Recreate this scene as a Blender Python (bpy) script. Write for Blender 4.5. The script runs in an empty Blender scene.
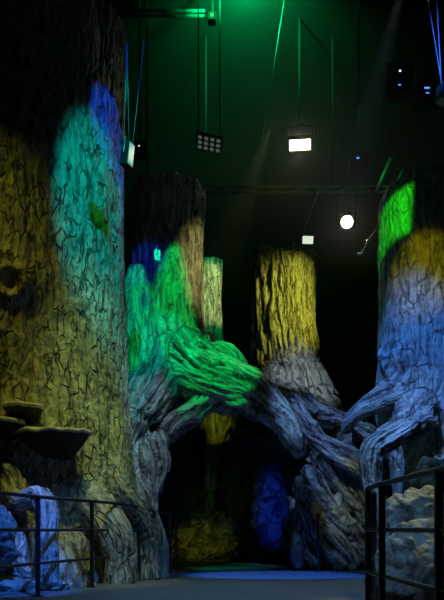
import bpy, bmesh, math, random
import numpy as np
from mathutils import Vector, Matrix, noise

sc = bpy.context.scene
COL = sc.collection
random.seed(7)

# ------------------------------------------------------------------ camera
F = 700.0          # focal length in pixels of a 444 wide frame
HZ = 530.0         # picture row of the horizon
CH = 0.70          # height of the camera
cam_d = bpy.data.cameras.new('camera')
cam = bpy.data.objects.new('camera', cam_d)
COL.objects.link(cam)
cam_d.sensor_fit = 'HORIZONTAL'
cam_d.sensor_width = 36.0
cam_d.lens = 36.0 * F / 444.0
cam_d.shift_y = (HZ - 300.0) / 444.0
cam_d.clip_end = 200
cam.location = (0, 0, CH)
cam.rotation_euler = (math.pi / 2, 0, 0)
sc.camera = cam


def P(px, py, Y):
    return Vector(((px - 222.0) / F * Y, Y, CH + (HZ - py) / F * Y))


# ------------------------------------------------------------------ view and world
sc.view_settings.view_transform = 'Standard'
sc.view_settings.look = 'None'
sc.view_settings.gamma = 1.0
sc.view_settings.exposure = 0.0
sc.view_settings.use_curve_mapping = False
w = bpy.data.worlds.new('world')
sc.world = w
w.use_nodes = True
w.node_tree.nodes['Background'].inputs[0].default_value = (0.30, 0.5, 0.5, 1)
w.node_tree.nodes['Background'].inputs[1].default_value = 0.006
sc.cycles.max_bounces = 3
sc.cycles.diffuse_bounces = 2
sc.cycles.use_adaptive_sampling = False
sc.cycles.volume_bounces = 0
sc.cycles.volume_step_rate = 4
sc.cycles.use_denoising = True
sc.cycles.sample_clamp_indirect = 2.0


# ------------------------------------------------------------------ stage lighting
def spot(name, src, tgt, radius, color, watts, blend=0.5, soft=0.04, shutter=None, roll=0.0, window=None, asp=1.0, oval=None):
    """a stage spot; radius is the pool's radius in metres at the target.
    shutter=(half width, half height) closes the beam to a rectangle, as a profile lantern's shutters do;
    window=(cx, cy, half, colour) is a coloured square in its gobo; oval=(a, b) masks the beam to an oval."""
    src, tgt = Vector(src), Vector(tgt)
    d = tgt - src
    L = d.length
    ld = bpy.data.lights.new(name, 'SPOT')
    ld.energy = watts
    ld.color = color
    ld.spot_size = 2 * math.atan(radius / L)
    ld.spot_blend = blend
    ld.shadow_soft_size = soft
    o = bpy.data.objects.new(name, ld)
    COL.objects.link(o)
    o.location = src
    q = d.to_track_quat('-Z', 'Y')
    o.rotation_euler = (q.to_matrix() @ Matrix.Rotation(roll, 3, 'Z')).to_euler()
    o.scale = (1, asp, 1)
    if shutter or window:
        ld.use_nodes = True
        nt = ld.node_tree
        em = nt.nodes['Emission']
        tc = nt.nodes.new('ShaderNodeTexCoord')
        sp = nt.nodes.new('ShaderNodeSeparateXYZ')
        nt.links.new(tc.outputs['Normal'], sp.inputs[0])

        def mth(op, a, b=None):
            n = nt.nodes.new('ShaderNodeMath')
            n.operation = op
            for i, v in enumerate((a, b)):
                if v is None:
                    continue
                if isinstance(v, (int, float)):
                    n.inputs[i].default_value = v
                else:
                    nt.links.new(v, n.inputs[i])
            return n.outputs[0]
        az = mth('ABSOLUTE', sp.outputs[2])
        u = mth('MULTIPLY', mth('DIVIDE', sp.outputs[0], az), L)
        v = mth('MULTIPLY', mth('DIVIDE', sp.outputs[1], az), L)

        def inside(c, h, uv):
            a = mth('SUBTRACT', h, mth('ABSOLUTE', mth('SUBTRACT', uv, c)))
            n = nt.nodes.new('ShaderNodeMath')
            n.operation = 'MULTIPLY'
            n.use_clamp = True
            nt.links.new(a, n.inputs[0])
            n.inputs[1].default_value = 25.0
            return n.outputs[0]
        if shutter:
            m = mth('MULTIPLY', inside(0, shutter[0], u), inside(0, shutter[1], v))
            nt.links.new(m, em.inputs['Strength'])
        else:
            cx, cy, h, c2 = window
            m = mth('MULTIPLY', inside(cx, h, u), inside(cy, h, v))
            mx = nt.nodes.new('ShaderNodeMixRGB')
            nt.links.new(m, mx.inputs[0])
            mx.inputs[1].default_value = (*color, 1)
            mx.inputs[2].default_value = (*c2, 1)
            nt.links.new(mx.outputs[0], em.inputs['Color'])
            q1 = mth('POWER', mth('ABSOLUTE', mth('DIVIDE', u, oval[0])), 2.0)
            q2 = mth('POWER', mth('ABSOLUTE', mth('DIVIDE', v, oval[1])), 2.0)
            n = nt.nodes.new('ShaderNodeMapRange')
            n.interpolation_type = 'SMOOTHSTEP'
            n.inputs['From Min'].default_value = 1.0
            n.inputs['From Max'].default_value = 0.35
            nt.links.new(mth('ADD', q1, q2), n.inputs['Value'])
            nt.links.new(n.outputs[0], em.inputs['Strength'])
            ld.color = (1, 1, 1)
    return o


OL = (0.50, 0.50, 0.03)
# the giant tree on the left
spot('teal_profile_spot', (-0.8, 4.8, 8.4), P(105, 222, 9.8), 1.6, (0.0, 0.56, 0.54), 1600, 0.1,
     window=(-0.08, -0.02, 0.16, (0.0, 0.26, 0.005)), oval=(0.82, 1.5))
spot('blue_spot', (1.4, 5.4, 8.6), P(117, 122, 9.9), 0.5, (0.0, 0.07, 1.0), 1000, 0.4, asp=1.1)
spot('blue_edge_spot', (2.2, 6.0, 7.6), P(136, 205, 10.2), 0.13, (0.0, 0.07, 1.0), 600, 0.6, asp=6)
spot('olive_wash', (-4.4, 5.2, 10.4), P(28, 340, 9.0), 2.0, (0.48, 0.46, 0.04), 850, 1.0)
spot('pale_green_wash', (0.8, 5.2, 10.0), P(108, 370, 9.6), 1.1, (0.34, 0.66, 0.24), 1500, 1.0, asp=1.2)
spot('olive_low_wash', (-0.6, 5.4, 10.4), P(80, 465, 9.0), 1.6, (0.50, 0.56, 0.10), 1500, 1.0)
# the middle tree
spot('green_spot', (1.6, 6.2, 9.4), P(176, 312, 11.9), 0.42, (0.0, 0.85, 0.12), 2500, 0.3, asp=2.5)
spot('green_edge_spot', (1.2, 6.0, 9.2), P(134, 325, 11.9), 0.36, (0.0, 0.85, 0.04), 1700, 0.3, asp=2.4)
spot('blue_wash_middle', (1.5, 4.6, 8.8), P(140, 265, 12.0), 0.5, (0.01, 0.05, 0.9), 1100, 0.7)
spot('teal_low_spot', (1.6, 6.4, 8.8), P(160, 368, 11.9), 0.65, (0.0, 0.5, 0.36), 1500, 0.6)
spot('warm_side_spot', (3.2, 7.0, 7.6), P(203, 275, 12.5), 0.8, (0.60, 0.55, 0.20), 2200, 1.0, asp=1.2)
spot('green_root_spot', (0.2, 6.6, 9.4), P(222, 380, 11.8), 0.72, (0.0, 0.80, 0.15), 3200, 0.3)
spot('green_chip_spot', (1.6, 6.0, 8.8), P(183, 413, 11.6), 0.12, (0.0, 0.9, 0.3), 2000, 0.4)
spot('cool_wash', (1.2, 6.4, 8.6), P(146, 450, 11.3), 1.1, (0.38, 0.60, 0.85), 1350, 1.0)
# far trees
spot('yellow_spot', (4.4, 11.5, 6.5), P(290, 305, 14.9), 1.1, (0.62, 0.64, 0.06), 1300, 0.9, asp=1.15)
spot('cool_spot_far', (2.6, 9.8, 8.6), P(300, 380, 14.6), 1.0, (0.42, 0.55, 0.70), 1800, 1.0)
spot('far_tree_spot', (1.0, 14.5, 9.0), P(212, 290, 19.6), 0.95, (0.9, 0.85, 0.35), 1300, 0.6)
spot('blue_root_spot', (1.8, 7.6, 8.6), P(325, 432, 13.2), 1.15, (0.20, 0.38, 1.0), 1900, 1.0)
# the right tree
spot('blue_wash', (-0.4, 5.0, 8.2), P(400, 360, 8.8), 1.2, (0.05, 0.22, 0.90), 2500, 0.7)
spot('cool_low_wash', (-0.2, 5.0, 7.2), P(390, 430, 8.8), 1.1, (0.28, 0.5, 0.9), 850, 1.0)
spot('olive_band_spot', (0.9, 4.0, 7.5), P(422, 262, 8.8), 0.50, (0.5, 0.46, 0.0), 800, 0.7)
spot('green_shutter_spot', (1.0, 3.0, 7.5), P(396, 200, 8.9), 0.9, (0.02, 1.0, 0.01), 2600, 0.1,
     shutter=(0.21, 0.28), roll=-0.08)
# rocks and floor
spot('blue_rock_spot', (-0.2, 4.4, 6.5), P(22, 535, 7.9), 0.80, (0.02, 0.16, 1.0), 3000, 0.7, asp=1.3)
spot('rock_top_spot', (3.2, 8.0, 4.5), P(418, 500, 6.8), 0.8, (0.70, 0.72, 0.25), 420, 1.0)
spot('rock_fill_spot', (0.6, 3.4, 4.0), P(415, 550, 6.5), 1.0, (0.22, 0.46, 0.85), 220, 1.0)
spot('blue_floor_spot', (0.6, 4.5, 5.5), (0.9, 11.6, 0), 1.7, (0.03, 0.17, 1.0), 6500, 0.5, asp=0.5)
spot('teal_floor_spot', (0.0, 6.0, 4.4), (0.15, 13.9, 0), 1.0, (0.0, 0.7, 0.45), 1500, 0.8, asp=0.35)
spot('floor_wash', (0.2, 3.0, 9.0), (0.2, 8.6, 0), 3.2, (0.10, 0.38, 0.85), 1700, 1.0)
# inside the cave
spot('cave_wall_spot', (0.7, 9.0, 2.6), P(203, 540, 16.5), 1.0, (0.60, 0.66, 0.04), 420, 1.0, asp=0.6)
spot('cave_added_fill', (0.5, 9.0, 2.0), P(225, 500, 17.5), 1.3, (0.20, 0.50, 0.10), 130, 1.0)  # added fill without a real lamp, brings out the dim passage textures
spot('cave_blue_spot', (0.3, 9.0, 1.6), P(272, 508, 16.6), 0.50, (0.01, 0.05, 1.0), 1100, 1.0, asp=2.3)
spot('cave_stump_spot', (0.1, 16.8, 2.8), P(217, 428, 19.4), 0.5, (0.75, 0.85, 0.02), 55, 0.6)
spot('rock_rib_spot', (0.3, 9.5, 5.0), P(330, 515, 13.0), 0.9, (0.18, 0.40, 0.90), 800, 1.0)
spot('rock_rib_olive_spot', (2.0, 9.5, 4.0), P(348, 510, 13.0), 0.75, (0.55, 0.58, 0.05), 260, 1.0)


# ------------------------------------------------------------------ materials
def new_mat(name, rough=0.8):
    m = bpy.data.materials.new(name)
    m.use_nodes = True
    nt = m.node_tree
    b = nt.nodes['Principled BSDF']
    b.inputs['Roughness'].default_value = rough
    return m, nt, b


def node(nt, kind, **kw):
    n = nt.nodes.new(kind)
    for k, v in kw.items():
        if k in n.inputs.keys():
            n.inputs[k].default_value = v
        else:
            setattr(n, k, v)
    return n


def bark_material(name, c1, c2, scale, crack, grain, strength, dist=0.05, rough=0.75, furrow_shade=0.2):
    """painted plaster bark; the pattern runs along the limb through the 'bark' attribute"""
    m, nt, b = new_mat(name, rough)
    L = nt.links.new
    at = node(nt, 'ShaderNodeAttribute', attribute_name='bark')
    warp = node(nt, 'ShaderNodeTexNoise', Scale=2.2, Detail=3.0)
    L(at.outputs['Vector'], warp.inputs['Vector'])
    sub = node(nt, 'ShaderNodeVectorMath', operation='SUBTRACT')
    L(warp.outputs['Color'], sub.inputs[0])
    sub.inputs[1].default_value = (0.5, 0.5, 0.5)
    scl = node(nt, 'ShaderNodeVectorMath', operation='SCALE')
    L(sub.outputs[0], scl.inputs[0])
    scl.inputs['Scale'].default_value = 0.22
    add = node(nt, 'ShaderNodeVectorMath', operation='ADD')
    L(at.outputs['Vector'], add.inputs[0])
    L(scl.outputs[0], add.inputs[1])
    mp = node(nt, 'ShaderNodeMapping')
    mp.inputs['Scale'].default_value = scale
    L(add.outputs[0], mp.inputs['Vector'])
    vo = node(nt, 'ShaderNodeTexVoronoi', feature='DISTANCE_TO_EDGE', Scale=1.0)
    L(mp.outputs[0], vo.inputs['Vector'])
    wid = node(nt, 'ShaderNodeTexNoise', Scale=4.0, Detail=2.0)
    L(at.outputs['Vector'], wid.inputs['Vector'])
    wr = node(nt, 'ShaderNodeMapRange')
    wr.inputs['From Min'].default_value = 0.42
    wr.inputs['From Max'].default_value = 0.62
    wr.inputs['To Min'].default_value = 0.004
    wr.inputs['To Max'].default_value = 0.10
    L(wid.outputs['Fac'], wr.inputs['Value'])
    r1 = node(nt, 'ShaderNodeMapRange')
    L(wr.outputs[0], r1.inputs['From Max'])
    L(vo.outputs['Distance'], r1.inputs['Value'])
    mp2 = node(nt, 'ShaderNodeMapping')
    mp2.inputs['Scale'].default_value = (scale[0] * 1.5, scale[1] * 1.5, scale[2] * 0.9)
    L(add.outputs[0], mp2.inputs['Vector'])
    gr = node(nt, 'ShaderNodeTexNoise', Scale=1.0, Detail=3.0, Roughness=0.6)
    L(mp2.outputs[0], gr.inputs['Vector'])
    fine = node(nt, 'ShaderNodeTexNoise', Scale=15.0, Detail=3.0, Roughness=0.6)
    L(at.outputs['Vector'], fine.inputs['Vector'])
    a = node(nt, 'ShaderNodeMath', operation='MULTIPLY')
    L(r1.outputs[0], a.inputs[0])
    a.inputs[1].default_value = crack
    bb = node(nt, 'ShaderNodeMath', operation='MULTIPLY_ADD')
    L(gr.outputs['Fac'], bb.inputs[0])
    bb.inputs[1].default_value = grain
    L(a.outputs[0], bb.inputs[2])
    cc = node(nt, 'ShaderNodeMath', operation='MULTIPLY_ADD')
    L(fine.outputs['Fac'], cc.inputs[0])
    cc.inputs[1].default_value = 0.5
    L(bb.outputs[0], cc.inputs[2])
    bump = node(nt, 'ShaderNodeBump', Strength=strength, Distance=dist)
    L(cc.outputs[0], bump.inputs['Height'])
    L(bump.outputs[0], b.inputs['Normal'])
    patch = node(nt, 'ShaderNodeTexNoise', Scale=3.5, Detail=8.0, Roughness=0.7)
    L(at.outputs['Vector'], patch.inputs['Vector'])
    pr = node(nt, 'ShaderNodeMapRange')
    pr.inputs['From Min'].default_value = 0.35
    pr.inputs['From Max'].default_value = 0.65
    L(patch.outputs['Fac'], pr.inputs['Value'])
    mix = node(nt, 'ShaderNodeMixRGB')
    L(pr.outputs[0], mix.inputs[0])
    mix.inputs[1].default_value = (*c1, 1)
    mix.inputs[2].default_value = (*c2, 1)
    # furrow shade painted into the bark colour, following the bump height
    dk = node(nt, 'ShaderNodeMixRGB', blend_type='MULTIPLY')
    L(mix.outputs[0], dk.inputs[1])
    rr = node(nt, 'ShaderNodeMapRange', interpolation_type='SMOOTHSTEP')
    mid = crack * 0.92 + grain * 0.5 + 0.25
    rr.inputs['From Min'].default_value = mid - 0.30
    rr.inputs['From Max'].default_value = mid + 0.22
    rr.inputs['To Min'].default_value = furrow_shade
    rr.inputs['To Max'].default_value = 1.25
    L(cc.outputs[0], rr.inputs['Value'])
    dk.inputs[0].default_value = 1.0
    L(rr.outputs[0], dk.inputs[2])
    L(dk.outputs[0], b.inputs['Base Color'])
    return m


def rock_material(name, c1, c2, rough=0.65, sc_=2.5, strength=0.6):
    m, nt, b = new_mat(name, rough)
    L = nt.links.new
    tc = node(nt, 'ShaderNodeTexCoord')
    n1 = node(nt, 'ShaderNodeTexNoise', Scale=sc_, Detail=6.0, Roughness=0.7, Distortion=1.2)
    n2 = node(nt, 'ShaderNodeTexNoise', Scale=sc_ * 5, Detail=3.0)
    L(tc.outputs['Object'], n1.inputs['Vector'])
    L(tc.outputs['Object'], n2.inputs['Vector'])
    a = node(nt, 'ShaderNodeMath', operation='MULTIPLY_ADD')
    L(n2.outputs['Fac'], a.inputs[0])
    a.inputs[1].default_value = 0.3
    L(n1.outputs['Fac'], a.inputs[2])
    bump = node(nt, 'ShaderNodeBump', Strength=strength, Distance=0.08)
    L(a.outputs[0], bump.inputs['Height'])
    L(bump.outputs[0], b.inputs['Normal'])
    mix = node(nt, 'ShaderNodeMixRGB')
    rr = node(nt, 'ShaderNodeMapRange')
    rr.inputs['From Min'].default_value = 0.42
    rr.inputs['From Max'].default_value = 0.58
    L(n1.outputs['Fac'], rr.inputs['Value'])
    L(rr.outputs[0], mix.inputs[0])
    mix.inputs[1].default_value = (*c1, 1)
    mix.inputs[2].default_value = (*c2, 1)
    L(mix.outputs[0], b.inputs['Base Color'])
    return m


def plain(name, col, rough=0.5, metal=0.0, sc_=30.0):
    m, nt, b = new_mat(name, rough)
    b.inputs['Metallic'].default_value = metal
    tc = node(nt, 'ShaderNodeTexCoord')
    n = node(nt, 'ShaderNodeTexNoise', Scale=sc_, Detail=3.0)
    nt.links.new(tc.outputs['Object'], n.inputs['Vector'])
    mix = node(nt, 'ShaderNodeMixRGB')
    nt.links.new(n.outputs['Fac'], mix.inputs[0])
    mix.inputs[1].default_value = (*[c * 0.75 for c in col], 1)
    mix.inputs[2].default_value = (*[min(1, c * 1.2) for c in col], 1)
    nt.links.new(mix.outputs[0], b.inputs['Base Color'])
    return m


def glow(name, col, s):
    m = bpy.data.materials.new(name)
    m.use_nodes = True
    nt = m.node_tree
    nt.nodes.clear()
    e = nt.nodes.new('ShaderNodeEmission')
    e.inputs[0].default_value = (*col, 1)
    e.inputs[1].default_value = s
    o = nt.nodes.new('ShaderNodeOutputMaterial')
    nt.links.new(e.outputs[0], o.inputs[0])
    return m


M_PLATE = bark_material('plated_bark', (0.62, 0.58, 0.48), (0.40, 0.37, 0.30), (9.5, 9.5, 3.0), 0.45, 1.1, 1.0, 0.06, furrow_shade=0.30)
M_RIDGE = bark_material('ridged_bark', (0.62, 0.58, 0.48), (0.38, 0.36, 0.29), (10.0, 10.0, 1.5), 0.3, 1.5, 1.0, 0.08, furrow_shade=0.25)
M_FINEB = bark_material('fine_bark', (0.64, 0.62, 0.56), (0.40, 0.38, 0.34), (11.0, 11.0, 2.4), 0.3, 1.2, 1.0, 0.05, furrow_shade=0.35)
M_ROOT = bark_material('root_bark', (0.62, 0.60, 0.55), (0.34, 0.33, 0.30), (7.5, 7.5, 1.3), 0.2, 1.6, 1.0, 0.08, furrow_shade=0.18)
M_TANGLE = bark_material('dark_root_bark', (0.34, 0.33, 0.28), (0.12, 0.115, 0.10), (8.0, 8.0, 1.4), 0.2, 1.6, 1.0, 0.08, furrow_shade=0.12)
M_ROCK = rock_material('painted_rock', (0.44, 0.42, 0.36), (0.10, 0.10, 0.085), strength=1.0)
M_RIB = rock_material('ribbed_rock', (0.40, 0.38, 0.30), (0.06, 0.055, 0.045), sc_=3.0, strength=1.0)
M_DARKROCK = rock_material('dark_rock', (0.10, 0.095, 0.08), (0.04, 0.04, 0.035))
M_FUNG = rock_material('fungus_skin', (0.025, 0.023, 0.02), (0.015, 0.015, 0.012), sc_=6)
M_FUNGTOP = rock_material('fungus_rim', (0.75, 0.73, 0.65), (0.5, 0.48, 0.40), sc_=6)
M_METAL = plain('black_painted_steel', (0.05, 0.05, 0.055), 0.32, 0.6)
M_BLACK = plain('matt_black', (0.010, 0.010, 0.010), 0.9)
M_TRUSS = plain('dark_truss_paint', (0.10, 0.10, 0.10), 0.6)
M_STEEL = plain('grey_steel', (0.35, 0.36, 0.36), 0.35, 0.7)
M_WIRE = plain('pale_wire', (0.55, 0.56, 0.56), 0.4, 0.2)
M_WHITE = plain('pale_panel', (0.80, 0.78, 0.70), 0.5)
M_LAMP = glow('lamp_white', (1.0, 0.98, 0.72), 5)
M_PALEGLOW = glow('pale_glow', (0.85, 1.0, 0.8), 0.8)
M_LEDBLUE = glow('led_blue', (0.10, 0.25, 1.0), 1.6)
M_LEDWHITE = glow('led_white', (0.4, 0.6, 1.0), 3.0)
M_LEDGREEN = glow('led_green', (0.05, 0.9, 0.25), 0.8)
M_GRID = glow('lamp_cell', (0.55, 0.75, 0.60), 0.10)


# ------------------------------------------------------------------ helpers
def mesh_obj(name, verts, faces, mat, parent=None, smooth=False):
    me = bpy.data.meshes.new(name)
    me.from_pydata([tuple(v) for v in verts], [], faces)
    me.update()
    me.materials.append(mat)
    if smooth:
        me.polygons.foreach_set('use_smooth', [True] * len(me.polygons))
    o = bpy.data.objects.new(name, me)
    COL.objects.link(o)
    if parent is not None:
        o.parent = parent
        o.location = -Vector(parent.location)
        if parent.parent is not None:
            o.location = (0, 0, 0)
    return o


def thing(name, label, cat, loc=(0, 0, 0), group=None, kind=None):
    o = bpy.data.objects.new(name, None)
    COL.objects.link(o)
    o.empty_display_size = 0.2
    o.location = loc
    return tag(o, label, cat, group, kind)


def tag(o, label=None, cat=None, group=None, kind=None):
    if label:
        o['label'] = label
    if cat:
        o['category'] = cat
    if group:
        o['group'] = group
    if kind:
        o['kind'] = kind
    return o


class MB:
    """collects simple solids of one part"""

    def __init__(self):
        self.v, self.f = [], []

    def add(self, vs, fs):
        n = len(self.v)
        self.v += [Vector(v) for v in vs]
        self.f += [tuple(i + n for i in f) for f in fs]
        return self

    def box(self, c, s, rot=None, bev=0.0):
        bm = bmesh.new()
        bmesh.ops.create_cube(bm, size=1.0)
        for v in bm.verts:
            v.co = Vector((v.co.x * s[0], v.co.y * s[1], v.co.z * s[2]))
        if bev:
            bmesh.ops.bevel(bm, geom=bm.edges[:], offset=bev, segments=2, affect='EDGES')
        R = rot.to_matrix() if hasattr(rot, 'to_matrix') else (rot or Matrix.Identity(3))
        bm.verts.index_update()
        vs = [R @ v.co + Vector(c) for v in bm.verts]
        fs = [tuple(v.index for v in f.verts) for f in bm.faces]
        bm.free()
        return self.add(vs, fs)

    def tube(self, pts, r, n=10):
        pts = [Vector(p) for p in pts]
        rr = r if isinstance(r, (list, tuple)) else [r] * len(pts)
        T = [(pts[min(i + 1, len(pts) - 1)] - pts[max(i - 1, 0)]).normalized() for i in range(len(pts))]
        a = Vector((0, 0, 1)) if abs(T[0].z) < 0.9 else Vector((1, 0, 0))
        N = (a - T[0] * a.dot(T[0])).normalized()
        vs, fs = [], []
        for i, p in enumerate(pts):
            N = (N - T[i] * N.dot(T[i])).normalized()
            B = T[i].cross(N)
            for k in range(n):
                t = 2 * math.pi * k / n
                vs.append(p + (N * math.cos(t) + B * math.sin(t)) * rr[i])
        for i in range(len(pts) - 1):
            for k in range(n):
                k2 = (k + 1) % n
                fs.append((i * n + k, i * n + k2, (i + 1) * n + k2, (i + 1) * n + k))
        fs.append(tuple(range(n))[::-1])
        fs.append(tuple((len(pts) - 1) * n + k for k in range(n)))
        return self.add(vs, fs)

    def build(self, name, mat, parent=None, smooth=False):
        return mesh_obj(name, self.v, self.f, mat, parent, smooth)


def catmull(cps, step):
    cps = [np.array(c, float) for c in cps]
    out = []
    n = len(cps)
    for i in range(n - 1):
        p0 = cps[i - 1] if i > 0 else 2 * cps[0] - cps[1]
        p1, p2 = cps[i], cps[i + 1]
        p3 = cps[i + 2] if i + 2 < n else 2 * cps[-1] - cps[-2]
        k = max(2, int(np.linalg.norm((p2 - p1)[:3]) / step))
        for j in range(k):
            t = j / k
            out.append(0.5 * (2 * p1 + (p2 - p0) * t + (2 * p0 - 5 * p1 + 4 * p2 - p3) * t * t
                              + (3 * p1 - p0 - 3 * p2 + p3) * t ** 3))
    out.append(cps[-1])
    return np.array(out)


def frames(c):
    p = c[:, :3]
    T = np.gradient(p, axis=0)
    T /= np.linalg.norm(T, axis=1)[:, None]
    N = np.zeros_like(T)
    a = np.array((0, -1.0, 0.001)) if abs(T[0][1]) < 0.9 else np.array((1.0, 0, 0))
    cur = a
    for i in range(len(T)):
        cur = cur - T[i] * cur.dot(T[i])
        cur /= np.linalg.norm(cur)
        N[i] = cur
    B = np.cross(T, N)
    s = np.concatenate([[0], np.cumsum(np.linalg.norm(np.diff(p, axis=0), axis=1))])
    return T, N, B, s


def sm(a, b, x):
    t = min(1.0, max(0.0, (x - a) / (b - a)))
    return t * t * (3 - 2 * t)


def d_plate(q, r):
    n = noise.noise
    low = n(Vector((q[0] * 0.9, q[1] * 0.9, q[2] * 0.22))) * 0.13 * min(1, r)
    wx = n(Vector((q[0] * 3, q[1] * 3, q[2] * 1.5))) * 0.55
    wz = n(Vector((q[0] * 3 + 9, q[1] * 3, q[2] * 2))) * 0.5
    ds = noise.voronoi(Vector((q[0] * 6.5 + wx, q[1] * 6.5 + wx, q[2] * 1.5 + wz)))[0]
    e = ds[1] - ds[0]
    k = 0.3 + 0.7 * sm(-0.25, 0.35, n(Vector((q[0] * 2.2, q[1] * 2.2, q[2] * 1.3 + 5))))
    crack = -(1 - sm(0.0, 0.22, e)) * 0.032 * k
    rid = (abs(n(Vector((q[0] * 4.1 + wx * .5, q[1] * 4.1, q[2] * 0.45)))) - 0.3) * 0.06
    rough = n(Vector((q[0] * 11, q[1] * 11, q[2] * 5))) * 0.018 + n(Vector((q[0] * 24, q[1] * 24, q[2] * 15))) * 0.010
    return low + crack + rid + rough


def d_ridge(q, r):
    n = noise.noise
    low = n(Vector((q[0] * 1.3, q[1] * 1.3, q[2] * 0.3))) * 0.14 * min(1, r * 1.4)
    w_ = n(Vector((q[0] * 1.5, q[1] * 1.5, q[2] * 1.2))) * 0.12
    a = abs(n(Vector((q[0] * 6.5 + w_ * 5, q[1] * 6.5, q[2] * 0.8))))
    b = abs(n(Vector((q[0] * 13, q[1] * 13 + w_ * 6, q[2] * 2.0))))
    return low + (a - 0.25) * 0.13 + (b - 0.2) * 0.05


def d_fine(q, r):
    n = noise.noise
    low = n(Vector((q[0] * 1.2, q[1] * 1.2, q[2] * 0.3))) * 0.10 * min(1, r * 1.4)
    a = abs(n(Vector((q[0] * 7, q[1] * 7, q[2] * 1.6))))
    return low + (a - 0.2) * 0.045 + n(Vector((q[0] * 15, q[1] * 15, q[2] * 6))) * 0.012


def d_root(q, r):
    n = noise.noise
    k = min(1.0, r / 0.28)
    sw = n(Vector((q[0] * 1.5, q[1] * 1.5, q[2] * 1.1))) * 0.35
    low = n(Vector((q[0] * 2.6, q[1] * 2.6, q[2] * 1.3 + 4))) * 0.16
    a = abs(n(Vector((q[0] * 5.5 + sw * 4, q[1] * 5.5 - sw * 4, q[2] * 0.9))))
    b = abs(n(Vector((q[0] * 12 + sw * 8, q[1] * 12, q[2] * 2.2))))
    return (low + (a - 0.25) * 0.17 + (b - 0.2) * 0.06) * k


STY = {'plate': (d_plate, M_PLATE), 'ridge': (d_ridge, M_RIDGE), 'fine': (d_fine, M_FINEB), 'root': (d_root, M_ROOT), 'tangle': (d_root, M_TANGLE)}


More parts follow.
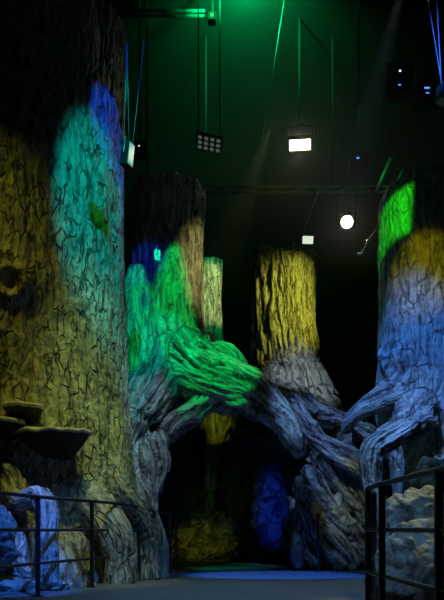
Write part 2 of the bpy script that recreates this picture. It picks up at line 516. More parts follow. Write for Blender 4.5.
def limb_thing(root, chains, voxel, smooth_it=8, extra=None, topnoise=None):
    """grows one continuous skin over all limbs, then divides it into one mesh per limb"""
    R, V, Fc = [], [], []
    for ch in chains:
        c = catmull(ch['pts'], 0.10)
        c[:, 3] = np.maximum(c[:, 3], 0.02)
        T, N, B, s = frames(c)
        n = 28
        base = len(V)
        for i in range(len(c)):
            for k in range(n):
                t = 2 * math.pi * k / n
                V.append(c[i, :3] + (N[i] * math.cos(t) + B[i] * math.sin(t)) * c[i, 3])
        for i in range(len(c) - 1):
            for k in range(n):
                k2 = (k + 1) % n
                Fc.append((base + i * n + k, base + i * n + k2, base + (i + 1) * n + k2, base + (i + 1) * n + k))
        for (i, sg) in ((0, -1), (len(c) - 1, 1)):
            V.append(c[i, :3] + T[i] * sg * c[i, 3] * ch.get('cap', 0.5))
            m_ = len(V) - 1
            for k in range(n):
                k2 = (k + 1) % n
                Fc.append((base + i * n + k, base + i * n + k2, m_) if sg > 0 else
                          (base + i * n + k2, base + i * n + k, m_))
        R.append((c, T, N, B, s))
    me = bpy.data.meshes.new('tmp')
    me.from_pydata([tuple(v) for v in V], [], Fc)
    me.update()
    o = bpy.data.objects.new('tmp', me)
    COL.objects.link(o)
    md = o.modifiers.new('r', 'REMESH')
    md.mode = 'VOXEL'
    md.voxel_size = voxel
    md.use_smooth_shade = True
    ms = o.modifiers.new('s', 'SMOOTH')
    ms.factor = 0.5
    ms.iterations = smooth_it
    dg = bpy.context.evaluated_depsgraph_get()
    em = bpy.data.meshes.new_from_object(o.evaluated_get(dg))
    nv = len(em.vertices)
    co = np.empty(nv * 3)
    em.vertices.foreach_get('co', co)
    co = co.reshape(-1, 3)
    no = np.empty(nv * 3)
    em.vertex_normals.foreach_get('vector', no)
    no = no.reshape(-1, 3)
    faces = [tuple(p.vertices) for p in em.polygons]
    bpy.data.objects.remove(o)
    best = np.full(nv, 1e9)
    own = np.zeros(nv, int)
    Q = np.zeros((nv, 3))
    RR = np.zeros(nv)
    for ci, (c, T, N, B, s) in enumerate(R):
        bd = np.full(nv, 1e9)
        q = np.zeros((nv, 3))
        rq = np.zeros(nv)
        for i in range(len(c) - 1):
            a, b = c[i, :3], c[i + 1, :3]
            ab = b - a
            t = np.clip(((co - a) @ ab) / (ab @ ab), 0, 1)
            rel = co - (a + t[:, None] * ab)
            dd = np.linalg.norm(rel, axis=1)
            r_ = c[i, 3] * (1 - t) + c[i + 1, 3] * t
            d = dd - r_
            mk = d < bd
            bd[mk] = d[mk]
            x = (rel @ N[i])
            y = (rel @ B[i])
            l = np.sqrt(x * x + y * y) + 1e-9
            q[mk, 0] = (x / l * r_)[mk]
            q[mk, 1] = (y / l * r_)[mk]
            q[mk, 2] = (s[i] + t * (s[i + 1] - s[i]))[mk]
            rq[mk] = r_[mk]
        mk = bd < best
        best[mk] = bd[mk]
        own[mk] = ci
        q += ci * 7.3 + chains[ci].get('seed', 0)
        Q[mk] = q[mk]
        RR[mk] = rq[mk]
    # even out the bark coordinates along each limb
    ed = np.empty(len(em.edges) * 2, int)
    em.edges.foreach_get('vertices', ed)
    ed = ed.reshape(-1, 2)
    sme = ed[own[ed[:, 0]] == own[ed[:, 1]]]
    cn = np.bincount(sme.ravel(), minlength=nv)
    for _ in range(10):
        for k in range(3):
            q_ = Q[:, k]
            su = np.bincount(sme[:, 0], weights=q_[sme[:, 1]], minlength=nv) + np.bincount(sme[:, 1], weights=q_[sme[:, 0]], minlength=nv)
            Q[:, k] = np.where(cn > 0, 0.4 * q_ + 0.6 * su / np.maximum(cn, 1), q_)
    disp = np.zeros(nv)
    for i in range(nv):
        ch = chains[own[i]]
        disp[i] = STY[ch['style']][0](Q[i], RR[i]) * ch.get('amp', 1.0)
    # soften the displacement where two limbs meet
    ed = np.empty(len(em.edges) * 2, int)
    em.edges.foreach_get('vertices', ed)
    ed = ed.reshape(-1, 2)
    bord = np.zeros(nv, bool)
    x = own[ed[:, 0]] != own[ed[:, 1]]
    bord[ed[x].ravel()] = True
    near = bord.copy()
    for _ in range(2):
        mk = near[ed[:, 0]] | near[ed[:, 1]]
        near[ed[mk].ravel()] = True
    cnt = np.bincount(ed.ravel(), minlength=nv)
    for _ in range(5):
        sm_ = np.bincount(ed[:, 0], weights=disp[ed[:, 1]], minlength=nv) + np.bincount(ed[:, 1], weights=disp[ed[:, 0]], minlength=nv)
        disp = np.where(near, sm_ / np.maximum(cnt, 1), disp)
    co = co + no * disp[:, None]
    if extra:
        co = extra(co, no, own)
    em.vertices.foreach_set('co', co.ravel())
    em.update()
    em.vertex_normals.foreach_get('vector', (nn := np.empty(nv * 3)))
    nn = nn.reshape(-1, 3)
    loc = np.array(root.location)
    fa = np.array([own[f[0]] for f in faces])
    for ci, ch in enumerate(chains):
        if ch.get('join') is not None:
            fa[fa == ci] = ch['join']
    for ci, ch in enumerate(chains):
        idx = np.nonzero(fa == ci)[0]
        if len(idx) < 20:
            continue
        fs = [faces[i] for i in idx]
        used = sorted({v for f in fs for v in f})
        mp = {v: k for k, v in enumerate(used)}
        m2 = bpy.data.meshes.new(ch['part'])
        m2.from_pydata([tuple(v) for v in (co[used] - loc)], [], [tuple(mp[v] for v in f) for f in fs])
        m2.update()
        at = m2.attributes.new('bark', 'FLOAT_VECTOR', 'POINT')
        at.data.foreach_set('vector', Q[used].astype(np.float32).ravel())
        m2.polygons.foreach_set('use_smooth', [True] * len(m2.polygons))
        m2.normals_split_custom_set_from_vertices([tuple(v) for v in nn[used]])
        m2.materials.append(STY[ch['style']][1])
        ob = bpy.data.objects.new(ch['part'], m2)
        COL.objects.link(ob)
        ob.parent = root
        if ch.get('label'):
            ob['label'] = ch['label']
    bpy.data.meshes.remove(em)


def C(part, style, Y, *pts, **kw):
    """limb from picture points (px, py, radius px[, Y]) at depth Y"""
    out = []
    for p in pts:
        y = p[3] if len(p) > 3 else Y
        v = P(p[0], p[1], y)
        out.append((v.x, v.y, v.z, p[2] / F * y))
    return dict(part=part, style=style, pts=out, **kw)


def rock(name, c, s, seed, mat, parent=None, sub=5, amp=0.22, freq=1.3, rot=(0, 0, 0), ridge=None, flat=0.0):
    bm = bmesh.new()
    bmesh.ops.create_icosphere(bm, subdivisions=sub, radius=1.0)
    R = Matrix.Rotation(rot[2], 3, 'Z') @ Matrix.Rotation(rot[1], 3, 'Y') @ Matrix.Rotation(rot[0], 3, 'X')
    off = Vector((seed * 3.7, seed * 1.3, seed * 5.1))
    c = Vector(c)
    for v in bm.verts:
        d = v.co.normalized()
        k = 1 + noise.noise(d * freq + off) * amp * 1.6 + (abs(noise.noise(d * freq * 2.4 + off)) - 0.25) * amp
        p = Vector((d.x * s[0], d.y * s[1], d.z * s[2])) * k
        p += d * (abs(noise.noise(p * 5 + off)) - 0.2) * 0.09
        if ridge:
            ax, fr, am = ridge
            al = Vector(ax).normalized()
            wv = noise.noise(p * 1.6 + off) * 0.30
            ac = p - al * p.dot(al) * 0.80 + Vector((wv, wv, -wv))
            g1 = 1 - min(1, abs(noise.noise(ac * fr * 0.35 + off)) * 3.2)
            g2 = 1 - min(1, abs(noise.noise(ac * fr * 0.8 - off)) * 3.0)
            p += d * ((g1 - 0.35) + (g2 - 0.3) * 0.35) * am
        v.co = R @ p
    mn = min(v.co.z for v in bm.verts)
    me = bpy.data.meshes.new(name)
    bm.to_mesh(me)
    bm.free()
    me.polygons.foreach_set('use_smooth', [True] * len(me.polygons))
    me.materials.append(mat)
    o = bpy.data.objects.new(name, me)
    COL.objects.link(o)
    o.location = c
    if parent is not None:
        o.parent = parent
        o.location = c - Vector(parent.location)
    return o


# ------------------------------------------------------------------ structure
def floor_z(y):
    return -0.06 * sm(9.0, 11.5, y)


fm, fnt, fb = new_mat('asphalt', 0.62)
tc = node(fnt, 'ShaderNodeTexCoord')
n1 = node(fnt, 'ShaderNodeTexNoise', Scale=55.0, Detail=5.0, Roughness=0.7)
n2 = node(fnt, 'ShaderNodeTexNoise', Scale=0.9, Detail=4.0)
fnt.links.new(tc.outputs['Object'], n1.inputs['Vector'])
fnt.links.new(tc.outputs['Object'], n2.inputs['Vector'])
bp = node(fnt, 'ShaderNodeBump', Strength=0.7, Distance=0.02)
fnt.links.new(n1.outputs['Fac'], bp.inputs['Height'])
fnt.links.new(bp.outputs[0], fb.inputs['Normal'])
mxx = node(fnt, 'ShaderNodeMixRGB')
fnt.links.new(n2.outputs['Fac'], mxx.inputs[0])
mxx.inputs[1].default_value = (0.16, 0.16, 0.16, 1)
mxx.inputs[2].default_value = (0.26, 0.26, 0.25, 1)
mx2 = node(fnt, 'ShaderNodeMixRGB', blend_type='OVERLAY')
mx2.inputs[0].default_value = 0.8
fnt.links.new(mxx.outputs[0], mx2.inputs[1])
fnt.links.new(n1.outputs['Fac'], mx2.inputs[2])
fnt.links.new(mx2.outputs[0], fb.inputs['Base Color'])
ys = [-2, 4, 6, 8, 9, 9.5, 10, 10.5, 11, 11.5, 14, 18, 26]
vs, fs = [], []
for i, y in enumerate(ys):
    vs += [(-12, y, floor_z(y)), (12, y, floor_z(y)), (12, y, -0.4), (-12, y, -0.4)]
for i in range(len(ys) - 1):
    a, b = i * 4, i * 4 + 4
    for k in range(4):
        k2 = (k + 1) % 4
        fs.append((a + k, a + k2, b + k2, b + k))
fs += [(0, 3, 2, 1), tuple(len(vs) - 4 + k for k in range(4))]
tag(mesh_obj('floor', vs, fs, fm), kind='structure')

M_CEIL = plain('black_ceiling', (0.012, 0.013, 0.012), 0.85, sc_=2.0)
tag(MB().box((0, 12, 11.15), (24, 28, 0.3)).build('ceiling', M_CEIL), kind='structure')
M_DRAPE = plain('black_drape', (0.003, 0.003, 0.003), 0.95, sc_=2.0)
for m_ in (M_DRAPE, M_CEIL):
    m_.node_tree.nodes['Principled BSDF'].inputs['Specular IOR Level'].default_value = 0.02
tag(MB().box((0, 25.1, 5.35), (24, 0.3, 11.3)).build('wall_back', M_DRAPE), kind='structure')
tag(MB().box((-11.85, 12, 5.35), (0.3, 27.4, 11.3)).build('wall_left', M_DRAPE), kind='structure')
tag(MB().box((11.85, 12, 5.35), (0.3, 27.4, 11.3)).build('wall_right', M_DRAPE), kind='structure')


# ------------------------------------------------------------------ trees
# giant tree on the left
t1 = thing('artificial_tree', 'giant plated-bark tree at the left edge lit teal and olive, with bracket fungi', 'tree',
           (-2.95, 10.5, 0))
ch = [
    dict(part='trunk', style='plate', cap=0.1, pts=[(-2.85, 10.5, -0.1, 1.72), (-2.88, 10.5, 0.8, 1.60), (-2.92, 10.5, 1.8, 1.52),
         (-2.95, 10.5, 3.2, 1.50), (-2.93, 10.5, 5.5, 1.47), (-2.95, 10.5, 8.2, 1.50)]),
    C('root', 'plate', 9.6, (96, 380, 26, 10.2), (108, 440, 17, 10.0), (118, 480, 10, 9.8), (130, 503, 9, 9.9), (145, 525, 9, 10.2), (150, 552, 9, 10.4), (151, 580, 11, 10.4)),
    C('root', 'plate', 9.0, (72, 470, 26, 9.8), (92, 505, 22, 9.5), (112, 530, 20, 9.2), (122, 560, 17, 9.2), (118, 592, 18, 9.2)),
    C('root', 'root', 8.6, (5, 440, 26, 9.6), (14, 490, 17, 9.0), (26, 500, 10, 8.6), (41, 494, 12, 8.4), (46, 520, 12, 8.2), (44, 555, 13, 8.1), (46, 585, 15, 8.1)),
    C('root', 'root', 8.4, (8, 500, 22, 9.6), (2, 540, 16, 9.0), (22, 572, 11, 8.3), (50, 585, 9, 8.2), (66, 592, 8, 8.2)),
    C('root', 'root', 8.8, (62, 530, 22, 9.6), (74, 568, 20, 9.0), (82, 600, 22, 8.9)),
    C('root', 'root', 8.8, (20, 515, 9, 9.0), (24, 545, 9, 8.6), (20, 585, 9, 8.4)),
]


def knot(co, no, own):
    kc = P(10, 283, 9.05)
    d = np.linalg.norm((co - np.array(kc)) * np.array((1, .6, 1)), axis=1)
    ring = 0.09 * np.exp(-((d - 0.19) / 0.07) ** 2) - 0.07 * np.exp(-(d / 0.09) ** 2) + 0.08 * np.exp(-(d / 0.3) ** 2)
    return co + no * ring[:, None]


limb_thing(t1, ch, 0.027, extra=knot)


def fungus(px, py, Y, halfw, depth, thick, seed):
    """a shelf fungus: pale flat cap edge, dark tapering underside"""
    c = P(px, py, Y)
    n, m = 40, 10
    vs, fs = [], []
    for j in range(m + 1):
        t = j / m                    # 0 rim, 1 bottom centre
        for i in range(n + 1):
            a = math.pi * i / n
            w_ = 1 + 0.07 * noise.noise(Vector((math.cos(a) * 2, math.sin(a) * 2, seed)))
            k = (1 - t) ** 0.55 * 0.92 + 0.08 if t > 0 else 1
            ru = 1 + 0.05 * noise.noise(Vector((a * 6, t * 3, seed)))
            x = math.cos(a) * halfw * w_ * k * ru
            y = 0.35 - (math.sin(a) * depth + 0.35) * w_ * k * ru
            vs.append((x, y, -thick * t ** 1.1 + 0.02 * noise.noise(Vector((a * 3, 5, seed)))))
    for j in range(m):
        for i in range(n):
            a = j * (n + 1) + i
            fs.append((a, a + n + 1, a + n + 2, a + 1))
    st = len(vs)
    vs.append((0, 0.35, -thick))
    o1 = mesh_obj('bracket_fungus', [Vector(v) + c for v in vs], fs, M_FUNG, t1, True)
    # cap
    vs, fs = [], []
    rings = [(1.0, -0.015), (1.03, 0.0), (1.03, 0.025), (0.99, 0.042), (0.8, 0.055), (0.5, 0.075), (0.0, 0.10)]
    for k, z in rings:
        for i in range(n + 1):
            a = math.pi * i / n
            w_ = 1 + 0.07 * noise.noise(Vector((math.cos(a) * 2, math.sin(a) * 2, seed)))
            vs.append((math.cos(a) * halfw * w_ * k, 0.35 - (math.sin(a) * depth + 0.35) * w_ * k if k else 0.35,
                       z + 0.02 * noise.noise(Vector((a * 3, 5, seed)))))
    for j in range(len(rings) - 1):
        for i in range(n):
            a = j * (n + 1) + i
            fs.append((a, a + 1, a + n + 2, a + n + 1))
    o2 = mesh_obj('cap', [Vector(v) + c for v in vs], fs, M_FUNGTOP, None, True)
    o2.parent = o1
    o2.location = (0, 0, 0)
    o1['label'] = 'dark shelf fungus with pale rim on the trunk'


fungus(54, 434, 9.05, 0.48, 0.36, 0.34, 1.0)
fungus(24, 409, 9.05, 0.255, 0.34, 0.22, 2.0)
fungus(4, 424, 9.0, 0.27, 0.40, 0.24, 3.0)

# middle tree whose roots arch over the passage
t2 = thing('artificial_tree', 'gnarled green-lit tree whose roots arch over the dark passage', 'tree', (P(168, 400, 12.6).x, 12.6, -0.06))
ch = [
    C('trunk', 'ridge', 12.6, (172, 190, 35), (170, 260, 36), (170, 320, 38), (170, 370, 44), (168, 400, 40, 12.7), cap=0.15),
    C('buttress', 'fine', 12.1, (172, 243, 11), (172, 258, 14), (168, 290, 18), (166, 330, 22), (163, 372, 26), (160, 395, 20)),
    C('buttress', 'fine', 12.0, (138, 268, 10), (137, 290, 13), (137, 330, 16), (138, 365, 17), (140, 390, 16)),
    C('root', 'root', 11.8, (176, 355, 34, 12.3), (200, 374, 30, 12.0), (226, 384, 27), (250, 394, 23), (270, 410, 18), (286, 426, 15), (296, 443, 12), (303, 457, 7), seed=1),
    C('root', 'root', 11.9, (190, 345, 22, 12.5), (211, 356, 15, 12.1), (226, 359, 14), (238, 374, 13), (254, 392, 13), (275, 405, 10), seed=2),
    C('root', 'root', 11.7, (228, 395, 14), (205, 402, 11), (184, 414, 10), (168, 428, 9), (158, 445, 10), (154, 470, 11), (150, 490, 10), seed=3),
    C('root', 'root', 11.5, (160, 375, 24, 12.0), (146, 398, 22), (136, 418, 18), (134, 440, 16), (142, 462, 15), (146, 490, 12), (143, 515, 12), (152, 545, 10), (152, 585, 13), seed=4),
    C('root', 'root', 11.3, (136, 420, 14), (128, 450, 11), (132, 478, 9), (142, 498, 8), (150, 520, 8), (158, 545, 8), (158, 580, 10), seed=5),
    C('root', 'root', 11.6, (158, 440, 12), (160, 458, 12), (158, 472, 9), (152, 486, 8), seed=6),
]
limb_thing(t2, ch, 0.026, 6)

# stump like tree at the back
t3 = thing('artificial_tree', 'thick yellow-lit truncated tree behind the root arch, below the bright floodlights', 'tree', (P(286, 400, 15.5).x, 15.5, 2.6))
ch = [
    C('trunk', 'ridge', 15.5, (284, 258, 32), (285, 300, 33), (287, 340, 34), (290, 372, 36), (292, 398, 44), (292, 425, 46), cap=0.08),
    C('root', 'root', 14.4, (305, 385, 20, 15.2), (322, 400, 13, 14.8), (338, 412, 8, 14.5), (348, 424, 6), seed=1),
    C('root', 'root', 13.4, (272, 392, 16, 14.6), (286, 404, 16, 14.0), (300, 426, 13, 13.2), (316, 440, 12, 13.1), (336, 452, 12, 12.9), (356, 464, 11, 12.8), (372, 478, 11, 12.8), seed=2),
    C('root', 'root', 13.8, (296, 396, 14, 14.4), (314, 409, 9), (334, 416, 8), (352, 424, 8, 13.6), (370, 434, 8, 13.2), (392, 455, 8, 12.8), seed=3),
    C('root', 'root', 13.6, (276, 396, 13, 14.2), (290, 401, 13, 13.8), (303, 407, 11), (313, 416, 7), seed=4),
]


def rim(co, no, own):
    m = (own == 0) & (co[:, 2] > P(0, 275, 15.5).z)
    a = np.arctan2(co[:, 1] - 15.5, co[:, 0] - P(286, 0, 15.5).x)
    dz = 0.05 * np.sin(a * 5 + 1) + 0.04 * np.sin(a * 9)
    co[m, 2] += dz[m]
    return co


limb_thing(t3, ch, 0.026, 4, extra=rim)

# right tree
t4 = thing('artificial_tree', 'blue-lit tree at the right edge with a bright green patch near its top', 'tree', (P(440, 500, 9.6).x, 9.6, 0))
ch = [
    C('trunk', 'fine', 9.6, (443, 196, 63), (443, 250, 63), (443, 320, 61), (442, 380, 61), (441, 420, 62), (442, 460, 52), (444, 530, 52), (444, 585, 60), cap=0.05),
    C('root', 'root', 9.2, (424, 350, 40, 9.5), (408, 385, 22, 9.3), (388, 399, 13, 9.3), (368, 407, 11, 9.4), (354, 417, 8, 9.6), (347, 430, 6, 9.8), seed=1),
    C('root', 'root', 8.7, (432, 400, 34, 9.3), (412, 424, 18, 8.9), (392, 434, 14), (374, 446, 12), (369, 464, 11), (371, 486, 11), (378, 510, 12, 8.5), (384, 550, 14, 8.5), (388, 590, 14, 8.5), seed=2),
]


def slant(co, no, own):
    m = (own == 0) & (co[:, 2] > P(0, 220, 9.6).z)
    co[m, 2] += (co[m, 0] - P(400, 0, 9.6).x) * 0.22
    return co


limb_thing(t4, ch, 0.026, 6, extra=slant)

# slim far tree, seen both above and through the arch
t5 = thing('artificial_tree', 'slim distant pale-yellow lit tree glimpsed between the green-lit tree and the yellow one', 'tree', (P(212, 0, 20).x, 20, -0.06))
ch = [
    C('trunk', 'ridge', 20, (210, 262, 12), (212, 340, 12), (213, 398, 16), (216, 410, 20), (217, 422, 20), (217, 434, 16), (212, 443, 8), (210, 500, 8), (210, 556, 12), cap=0.2, amp=0.8),
]
limb_thing(t5, ch, 0.04, 3)

# ------------------------------------------------------------------ rockwork
rk = rock('rockwork', P(333, 512, 14.0), (0.78, 0.9, 1.15), 3, M_RIB, amp=0.16, sub=6, ridge=((0.55, 0, -0.85), 9, 0.22))
tag(rk, 'ribbed rock face with blue and olive light, right side of the passage under the roots', 'rock')
rk = rock('rockwork', P(352, 470, 14.2), (0.75, 0.9, 0.9), 5, M_RIB, amp=0.18, sub=5, ridge=((0.7, 0, -0.7), 8, 0.2))
tag(rk, 'upper ribbed rock directly beneath the tangled pale roots', 'rock')
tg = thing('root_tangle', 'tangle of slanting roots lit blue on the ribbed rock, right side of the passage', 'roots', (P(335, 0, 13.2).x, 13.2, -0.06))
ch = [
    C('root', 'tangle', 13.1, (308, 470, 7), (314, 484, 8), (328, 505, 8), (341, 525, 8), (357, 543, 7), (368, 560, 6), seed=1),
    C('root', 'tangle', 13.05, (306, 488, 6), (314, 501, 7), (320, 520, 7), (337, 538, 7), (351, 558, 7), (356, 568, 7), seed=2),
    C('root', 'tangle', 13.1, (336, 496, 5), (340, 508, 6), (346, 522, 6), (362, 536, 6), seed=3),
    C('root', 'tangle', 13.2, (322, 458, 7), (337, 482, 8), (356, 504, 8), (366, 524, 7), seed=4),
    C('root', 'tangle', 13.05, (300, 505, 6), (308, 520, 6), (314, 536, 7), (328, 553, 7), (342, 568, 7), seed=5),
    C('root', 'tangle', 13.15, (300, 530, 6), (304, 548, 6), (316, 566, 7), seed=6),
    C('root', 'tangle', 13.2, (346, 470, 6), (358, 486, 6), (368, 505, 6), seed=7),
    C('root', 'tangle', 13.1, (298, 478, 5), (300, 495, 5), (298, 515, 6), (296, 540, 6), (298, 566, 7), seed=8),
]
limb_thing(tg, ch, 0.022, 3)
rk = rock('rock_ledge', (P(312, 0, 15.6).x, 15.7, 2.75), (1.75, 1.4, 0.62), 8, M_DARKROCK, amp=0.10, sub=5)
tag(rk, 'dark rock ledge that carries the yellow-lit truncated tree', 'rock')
rk = rock('rock_mound', P(195, 545, 17.2), (1.15, 0.7, 0.80), 11, M_RIB, amp=0.12, sub=6, ridge=((0.8, 0, 0.6), 11, 0.2))
tag(rk, 'olive-lit ribbed mound on the floor deep inside the passage', 'rock')
rk = rock('rock_pillar', P(271, 520, 17.0), (0.42, 0.5, 1.75), 13, M_RIB, amp=0.16, sub=6, ridge=((0.9, 0, 0.35), 12, 0.17))
tag(rk, 'deep blue ridged pillar inside the passage', 'rock')
rk = rock('rock_pillar', P(296, 515, 15.9), (0.26, 0.4, 1.5), 14, M_RIB, amp=0.16, sub=5, ridge=((0.1, 0, 1), 14, 0.12))
tag(rk, 'narrow olive-edged pillar at the right inner side of the passage', 'rock')
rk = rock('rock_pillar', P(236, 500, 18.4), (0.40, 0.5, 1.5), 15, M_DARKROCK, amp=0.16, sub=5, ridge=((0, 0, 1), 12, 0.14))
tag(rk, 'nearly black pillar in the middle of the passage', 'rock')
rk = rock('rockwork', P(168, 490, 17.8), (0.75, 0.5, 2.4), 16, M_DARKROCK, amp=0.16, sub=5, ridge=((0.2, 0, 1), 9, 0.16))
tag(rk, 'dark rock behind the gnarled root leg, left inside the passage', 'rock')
rk = rock('rock_mound', P(250, 553, 18.0), (1.3, 0.5, 0.5), 17, M_RIB, amp=0.12, sub=5, ridge=((0.9, 0, -0.4), 14, 0.12))
tag(rk, 'low dim ribbed mound at the foot of the middle pillar', 'rock')

BG = 'painted boulders behind the railings'
for (px, py, Y, s, sd, lb, rt) in (
        (416, 528, 7.2, (0.34, 0.36, 0.40), 21, 'rounded yellow-edged boulder behind the curved railing, at the foot of the right tree', (0, 0.5, 0)),
        (424, 575, 6.4, (0.42, 0.36, 0.46), 22, 'large grey cracked boulder low behind the curved railing', (0, 0.55, 0)),
        (400, 600, 6.9, (0.20, 0.25, 0.22), 23, 'small dark boulder near the foot of the railing bend', (0, 0, 0)),
        (-3, 536, 7.9, (0.19, 0.25, 0.34), 24, 'vivid blue-lit boulder cut by the left picture edge', (0, 0, 0)),
        (18, 588, 8.2, (0.55, 0.3, 0.11), 25, 'low flat blue-lit rock behind the first post of the left railing', (0, 0, 0)),
        (436, 480, 7.9, (0.25, 0.25, 0.22), 26, 'pale rock wedged against the base of the right trunk', (0, 0, 0))):
    o = rock('boulder', P(px, py, Y), s, sd, M_ROCK, amp=0.2, sub=6, rot=rt, ridge=((0.7, 0.2, 0.45), 7, 0.06))
    tag(o, lb, 'boulder', BG)


# ------------------------------------------------------------------ railings
def railing(label, posts, spline, z_of, H=1.05, name='railing'):
    """posts: (x, y); spline: points the three rails run through"""
    r = thing(name, label, 'railing', (posts[0][0], posts[0][1], 0))
    for (x, y) in posts:
        z = z_of(y)
        m = MB()
        m.box((x, y, z + H / 2), (0.045, 0.045, H), bev=0.004)
        m.box((x, y, z + 0.006), (0.11, 0.11, 0.012))
        m.build('post', M_METAL, r)
    cs = catmull([(x, y, 0, 0) for x, y in spline], 0.12)
    for k in (1 / 3, 2 / 3, 1):
        pts = [Vector((c[0], c[1], z_of(c[1]) + H * k)) for c in cs]
        MB().tube(pts, 0.017 if k < 1 else 0.021, 10).build('rail', M_METAL, r, True)
    return r


def xy(px, Y):
    return ((px - 222) / F * Y, Y)


lp = [xy(-28, 6.1), xy(38, 7.35), xy(92, 8.55), xy(139, 10.0), xy(158.5, 11.6), xy(170, 12.3), xy(176, 12.6)]
railing('black steel railing with three rails along the left side of the path', lp, lp, floor_z)
rp = [xy(520, 3.3), xy(439, 4.08), xy(382, 5.33), xy(368, 5.95), xy(374, 6.6)]
railing('curved black railing close to the camera in front of the grey boulders', rp, rp, floor_z)
fp = [xy(297, 14.0), xy(318, 12.9)]
railing('short distant railing before the ribbed rock in the passage', fp, fp, floor_z)


# ------------------------------------------------------------------ rigging
def look(a, b):
    return (Vector(b) - Vector(a)).to_track_quat('-Z', 'Y')


def bar(name, label, a, b, r, mat=M_STEEL, cat='bar', extra=None):
    m = MB().tube([a, b], r, 10)
    if extra:
        extra(m)
    o = m.build(name, mat, None, True)
    return tag(o, label, cat)


# long horizontal trusses
def truss(label, a, b, hgt, mat):
    a, b = Vector(a), Vector(b)
    r = thing('lighting_truss', label, 'truss', a)
    for dz in (0, hgt):
        MB().tube([a + Vector((0, 0, dz)), b + Vector((0, 0, dz))], 0.028, 10).build('chord', mat, r, True)
    m = MB()
    n = int((b - a).length / 0.45)
    for i in range(n):
        p = a.lerp(b, i / n)
        q = a.lerp(b, (i + 1) / n)
        m.tube([p + Vector((0, 0, hgt if i % 2 else 0)), q + Vector((0, 0, 0 if i % 2 else hgt))], 0.012, 6)
    m.build('bracing', mat, r, True)
    for t in (0.04, 0.5, 0.96):
        p = a.lerp(b, t)
        MB().tube([p + Vector((0, 0, hgt)), Vector((p.x, p.y, 11.02))], 0.012, 8).build('hanger', M_BLACK, r, True)
    return r


truss('dark horizontal truss carrying the bright floodlights', P(195, 193, 14.6), P(470, 192, 14.6), 0.12, M_TRUSS)
truss('upper truss with a small green light at its end', P(20, 16, 13.2), P(205, 16, 13.2), 0.10, M_TRUSS)


def floodlight(label, c, aim, w_, h_, face, watts, yoke_top, barn=True, drop=False, round_=False):
    c = Vector(c)
    R = look(c, aim)
    M3 = R.to_matrix()
    r = thing('floodlight', label, 'lamp', c)
    m = MB()
    m.box(c + M3 @ Vector((0, 0, 0.10)), (w_ + 0.05, h_ + 0.05, 0.16), R, bev=0.015)
    for i in range(5):
        m.box(c + M3 @ Vector(((i - 2) * w_ / 5, 0, 0.20)), (0.012, h_ * 0.8, 0.06), R)
    m.build('housing', M_BLACK, r)
    if round_:
        MB().tube([c + M3 @ Vector((0, 0, 0.02)), c, c + M3 @ Vector((0, 0, -0.02))], [w_ * 0.44, w_ * 0.44, w_ * 0.3], 24).build('lamp_face', face, r)
    else:
        MB().box(c + M3 @ Vector((0, 0, 0.012)), (w_, h_, 0.02), R, bev=0.006).build('lamp_face', face, r)
    y = MB()
    for sx in (-1, 1):
        p0 = c + M3 @ Vector((sx * (w_ / 2 + 0.045), 0, 0.10))
        y.tube([p0, Vector((p0.x, p0.y, yoke_top - 0.05)), Vector((c.x, p0.y, yoke_top))], 0.012, 8)
    if drop:
        y.tube([Vector((c.x, c.y + 0.1, yoke_top)), Vector((c.x, c.y + 0.1, 11.02))], 0.018, 8)
    y.build('yoke', M_BLACK, r, True)
    if barn:
        for sy in (-1, 1):
            b = MB()
            rr = M3 @ Matrix.Rotation(sy * 0.9, 3, 'X')
            b.box(c + M3 @ Vector((0, sy * (h_ / 2 + 0.05), -0.03)), (w_ + 0.03, 0.09, 0.006), rr)
            b.build('barn_door', M_BLACK, r)
    if watts:
        ld = bpy.data.lights.new('floodlight_beam', 'SPOT')
        ld.energy = watts
        ld.color = (1.0, 0.97, 0.72)
        ld.spot_size = 1.5
        ld.spot_blend = 0.8
        ld.shadow_soft_size = 0.08
        lo = bpy.data.objects.new('floodlight_beam', ld)
        COL.objects.link(lo)
        lo.parent = r
        lo.location = M3 @ Vector((0, 0, -0.05))
        lo.rotation_euler = R.to_euler()
    return r


c = P(300, 145, 14.0)
floodlight('rectangular floodlight glowing white above the truss, the higher of the two lit lamps', c, (0.2, 2, 1.2), 0.42, 0.19, M_LAMP, 100, c.z + 0.45, drop=True)
c = P(347, 222, 14.2)
floodlight('small floodlight glowing white below the truss, near the right tree', c, (0.6, 2, 1.0), 0.28, 0.25, M_LAMP, 110, P(0, 192, 14.6).z, round_=True)
c = P(308, 240, 14.4)
floodlight('small dim tilted lamp with a pale face just above the truncated tree', c, (2.4, 4, 2.0), 0.22, 0.15, M_PALEGLOW, 0, P(0, 192, 14.6).z, barn=False)

# hanging box lamps
def hung_box(label, c, size, rotz, tilt, cables, face=None, mat=M_BLACK, cr=0.003, cm=M_BLACK):
    c = Vector(c)
    r = thing('hanging_lamp', label, 'lamp', c)
    R = Matrix.Rotation(rotz, 3, 'Z') @ Matrix.Rotation(tilt, 3, 'Y')
    MB().box(c, size, R, bev=0.012).build('housing', mat, r)
    if face:
        MB().box(c + R @ Vector((size[0] / 2 + 0.004, 0, 0)), (0.012, size[1] * 0.86, size[2] * 0.9), R, bev=0.004).build('lamp_face', face, r)
    y = MB()
    y.tube([c + R @ Vector((0, -size[1] / 2 - .01, 0)), c + R @ Vector((0, -size[1] / 2 - .01, size[2] / 2 + .04)),
            c + R @ Vector((0, size[1] / 2 + .01, size[2] / 2 + .04)), c + R @ Vector((0, size[1] / 2 + .01, 0))], 0.007, 6)
    y.build('yoke', M_STEEL, r)
    for a, b in cables:
        MB().tube([a, b], cr, 6).build('cable', cm, r, True)
    return r


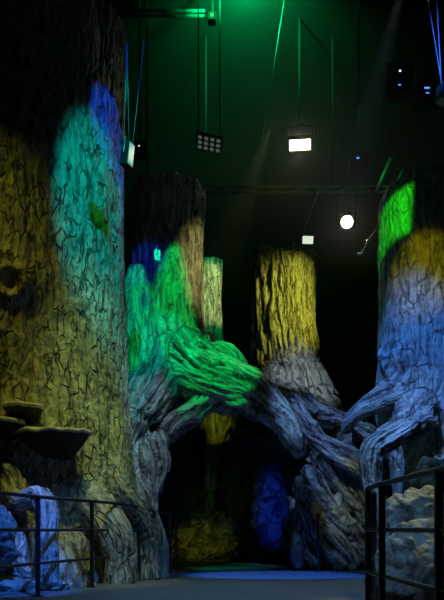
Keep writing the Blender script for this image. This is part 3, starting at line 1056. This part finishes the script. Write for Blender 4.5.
hc = P(127, 155, 9.0)
hung_box('black lamp box with a pale side, hanging on thin pale wires before the giant trunk', hc, (0.11, 0.15, 0.31), -0.38, 0.12,
         [(P(124, 143, 9.0), P(127, 40, 9.0)), (P(129, 143, 9.0), P(127, 40, 9.0)), (P(131, 160, 9.0), P(144, 40, 9.2))], M_WHITE, M_BLACK, 0.0028, M_WIRE)
spot('white_side_spot', (1.9, 10.0, 5.6), hc, 0.14, (1.0, 0.90, 0.75), 400, 0.8)
hc2 = P(157, 256, 11.2)
hung_box('small blue-lit lamp box hanging before the green-lit tree', hc2, (0.10, 0.10, 0.19), 0.2, 0.0,
         [(P(157.5, 248, 11.2), P(158.5, 100, 11.2))], None, M_STEEL)
spot('blue_pin_spot', (0.2, 6.0, 8.0), hc2, 0.18, (0.02, 0.08, 1.0), 260, 0.8)
hc3 = P(444, 94, 8.0)
hung_box('blue-lit lamp at the upper right edge hanging on bright blue cables', hc3, (0.14, 0.14, 0.20), 0.4, 0.2,
         [(P(441.5, 85, 8.0), P(436, -14, 8.0)), (P(442, 85, 8.0), P(426, -14, 8.2))], None, M_STEEL, 0.007, M_WIRE)
spot('blue_cable_spot', (0.8, 4.0, 5.5), P(438, 50, 8.0), 0.55, (0.03, 0.15, 1.0), 1500, 0.8)


# lamp panel with a grid of cells
g = thing('lamp_panel', 'flat ceiling lamp panel with a grid of dim cells above the middle tree', 'lamp', P(209, 144, 13.0))
gc = P(209, 144, 13.0)
Rg = (Matrix.Rotation(0.2, 3, 'Y') @ Matrix.Rotation(-0.35, 3, 'X'))
MB().box(gc + Rg @ Vector((0, 0, 0.03)), (0.50, 0.36, 0.05), Rg, bev=0.01).build('housing', M_BLACK, g)
for i in range(4):
    for j in range(3):
        MB().box(gc + Rg @ Vector(((i - 1.5) * 0.115, (j - 1) * 0.105, 0.0)), (0.075, 0.065, 0.012), Rg, bev=0.01).build('cell', M_GRID, g)
MB().tube([gc + Vector((-.2, 0, .08)), gc + Vector((-.2, 0, 3.17)), gc + Vector((.2, 0, 3.17)), gc + Vector((.2, 0, .08))], 0.012, 8).build('yoke', M_BLACK, g)


# small electronic devices with pilot lights, one with glints drawn as glow
def device(label, c, s, leds, cat='stage device'):
    c = Vector(c)
    r = thing('stage_device', label, cat, c)
    m = MB()
    m.box(c + Vector((0, s[1] / 2, 0)), s, bev=0.01)
    m.tube([c + Vector((0, s[1] / 2, s[2] / 2)), Vector((c.x, c.y + s[1] / 2, 11.02))], 0.02, 8)
    m.build('housing', M_BLACK, r)
    for dx, dz, w_, h_, mt in leds:
        MB().box(c + Vector((dx, -0.006, dz)), (w_, 0.014, h_), bev=0.004).build('pilot_or_glint', mt, r)
    return r


k = 13.0 / F
device('black device high on the right with a bright white-blue pilot light', P(400, 77, 13.0), (0.5, 0.3, 0.55),
       [(0, 6 * k, 0.035, 0.03, M_LEDWHITE), (-.01, -8 * k, .05, .02, M_LEDBLUE)])
device('black device with two stacked blue lights at the upper right', P(427, 90, 13.0), (0.35, 0.3, 0.4),
       [(0, 2 * k, 0.10, 0.03, M_LEDBLUE), (0.01, -3 * k, 0.06, 0.02, M_LEDBLUE)])
device('black device with one blue pilot light above the right floodlight', P(360, 160, 13.4), (0.35, 0.3, 0.3),
       [(-.04, 2 * k, 0.05, 0.03, M_LEDBLUE)])
device('tiny device with a green pilot light beside the giant trunk', P(146, 182, 13.5), (0.3, 0.25, 0.3),
       [(0, 2 * k, 0.06, 0.025, M_LEDGREEN)])
device('tiny device with a pale pilot light beside the box lamp on wires', P(139, 147, 13.5), (0.3, 0.25, 0.25),
       [(0, 1 * k, 0.03, 0.03, M_PALEGLOW)])
device('dark fixture with two pale glints in the top left corner', P(51, 14, 13.5), (0.5, 0.3, 0.35),
       [(-.06, 0, 0.04, 0.04, M_PALEGLOW), (.04, -.02, 0.07, 0.04, M_PALEGLOW)])  # glints on the metal, drawn as small glowing boxes
device('small fixture with a green lens at the end of the upper truss', P(212, 15, 13.1), (0.16, 0.2, 0.14),
       [(0, 0, 0.07, 0.06, M_LEDGREEN)])

# wires, struts and drop bars
bar('rigging_wire', 'thin slanting wire running down towards the higher white floodlight', P(286, -12, 13.4), P(262, 142, 13.4), 0.0035, M_WIRE, 'wire')
bar('rigging_strut', 'pale slanting strut clamped beside the right tree, next to the lower floodlight', P(361, 254, 12.6), P(377, 229, 12.6), 0.022, M_WIRE, 'strut',
    lambda m: (m.box(P(369, 241, 12.6), (0.09, 0.07, 0.05), bev=0.01), m.box(P(360, 254, 12.6), (0.10, 0.07, 0.04), bev=0.01)))
bar('rigging_strut', 'green-lit strut slanting up behind the top of the right tree', P(376, 192, 14.55), P(391, 158, 14.55), 0.035, M_STEEL, 'strut')
bar('rigging_strut', 'grey strut rising from behind the right tree top, beside the green one', P(392, 192, 14.55), P(403, 170, 14.55), 0.028, M_STEEL, 'strut')
bar('drop_pole', 'thin pole hanging from the truss towards the tilted dim lamp', P(318, 192, 14.5), P(302, 238, 14.5), 0.012, M_STEEL, 'pole')
spot('green_rig_spot', (0.4, 9.0, 10.0), P(335, 185, 14.5), 0.9, (0.0, 0.8, 0.25), 250, 0.8)
spot('olive_rig_spot', (0.4, 9.0, 10.0), P(275, 190, 14.5), 0.7, (0.5, 0.6, 0.05), 250, 0.8)
spot('green_strut_spot', (1.4, 11.0, 10.0), P(386, 172, 14.5), 0.40, (0.0, 1.0, 0.15), 500, 0.8)

# ------------------------------------------------------------------ haze
hm = bpy.data.materials.new('stage_haze')
hm.use_nodes = True
hn = hm.node_tree
hn.nodes.clear()
vo = hn.nodes.new('ShaderNodeVolumeScatter')
vo.inputs['Density'].default_value = 0.006
vo.inputs['Anisotropy'].default_value = 0.3
ho = hn.nodes.new('ShaderNodeOutputMaterial')
hn.links.new(vo.outputs[0], ho.inputs['Volume'])
hz = MB().box((0, 14.5, 8.3), (12, 9.0, 5.2)).build('haze', hm)
tag(hz, 'thin green-tinted stage haze hanging under the ceiling', 'haze', kind='stuff')
gd = bpy.data.lights.new('green_haze_lamp', 'SPOT')
gd.energy = 2400
gd.color = (0.0, 1.0, 0.25)
gd.spot_size = 2.3
gd.spot_blend = 1
gd.shadow_soft_size = 0.1
go = bpy.data.objects.new('green_haze_lamp', gd)
COL.objects.link(go)
go.location = P(245, -12, 12.5)
go.rotation_euler = (Vector((0.6, 20, 13.0)) - go.location).to_track_quat('-Z', 'Y').to_euler()
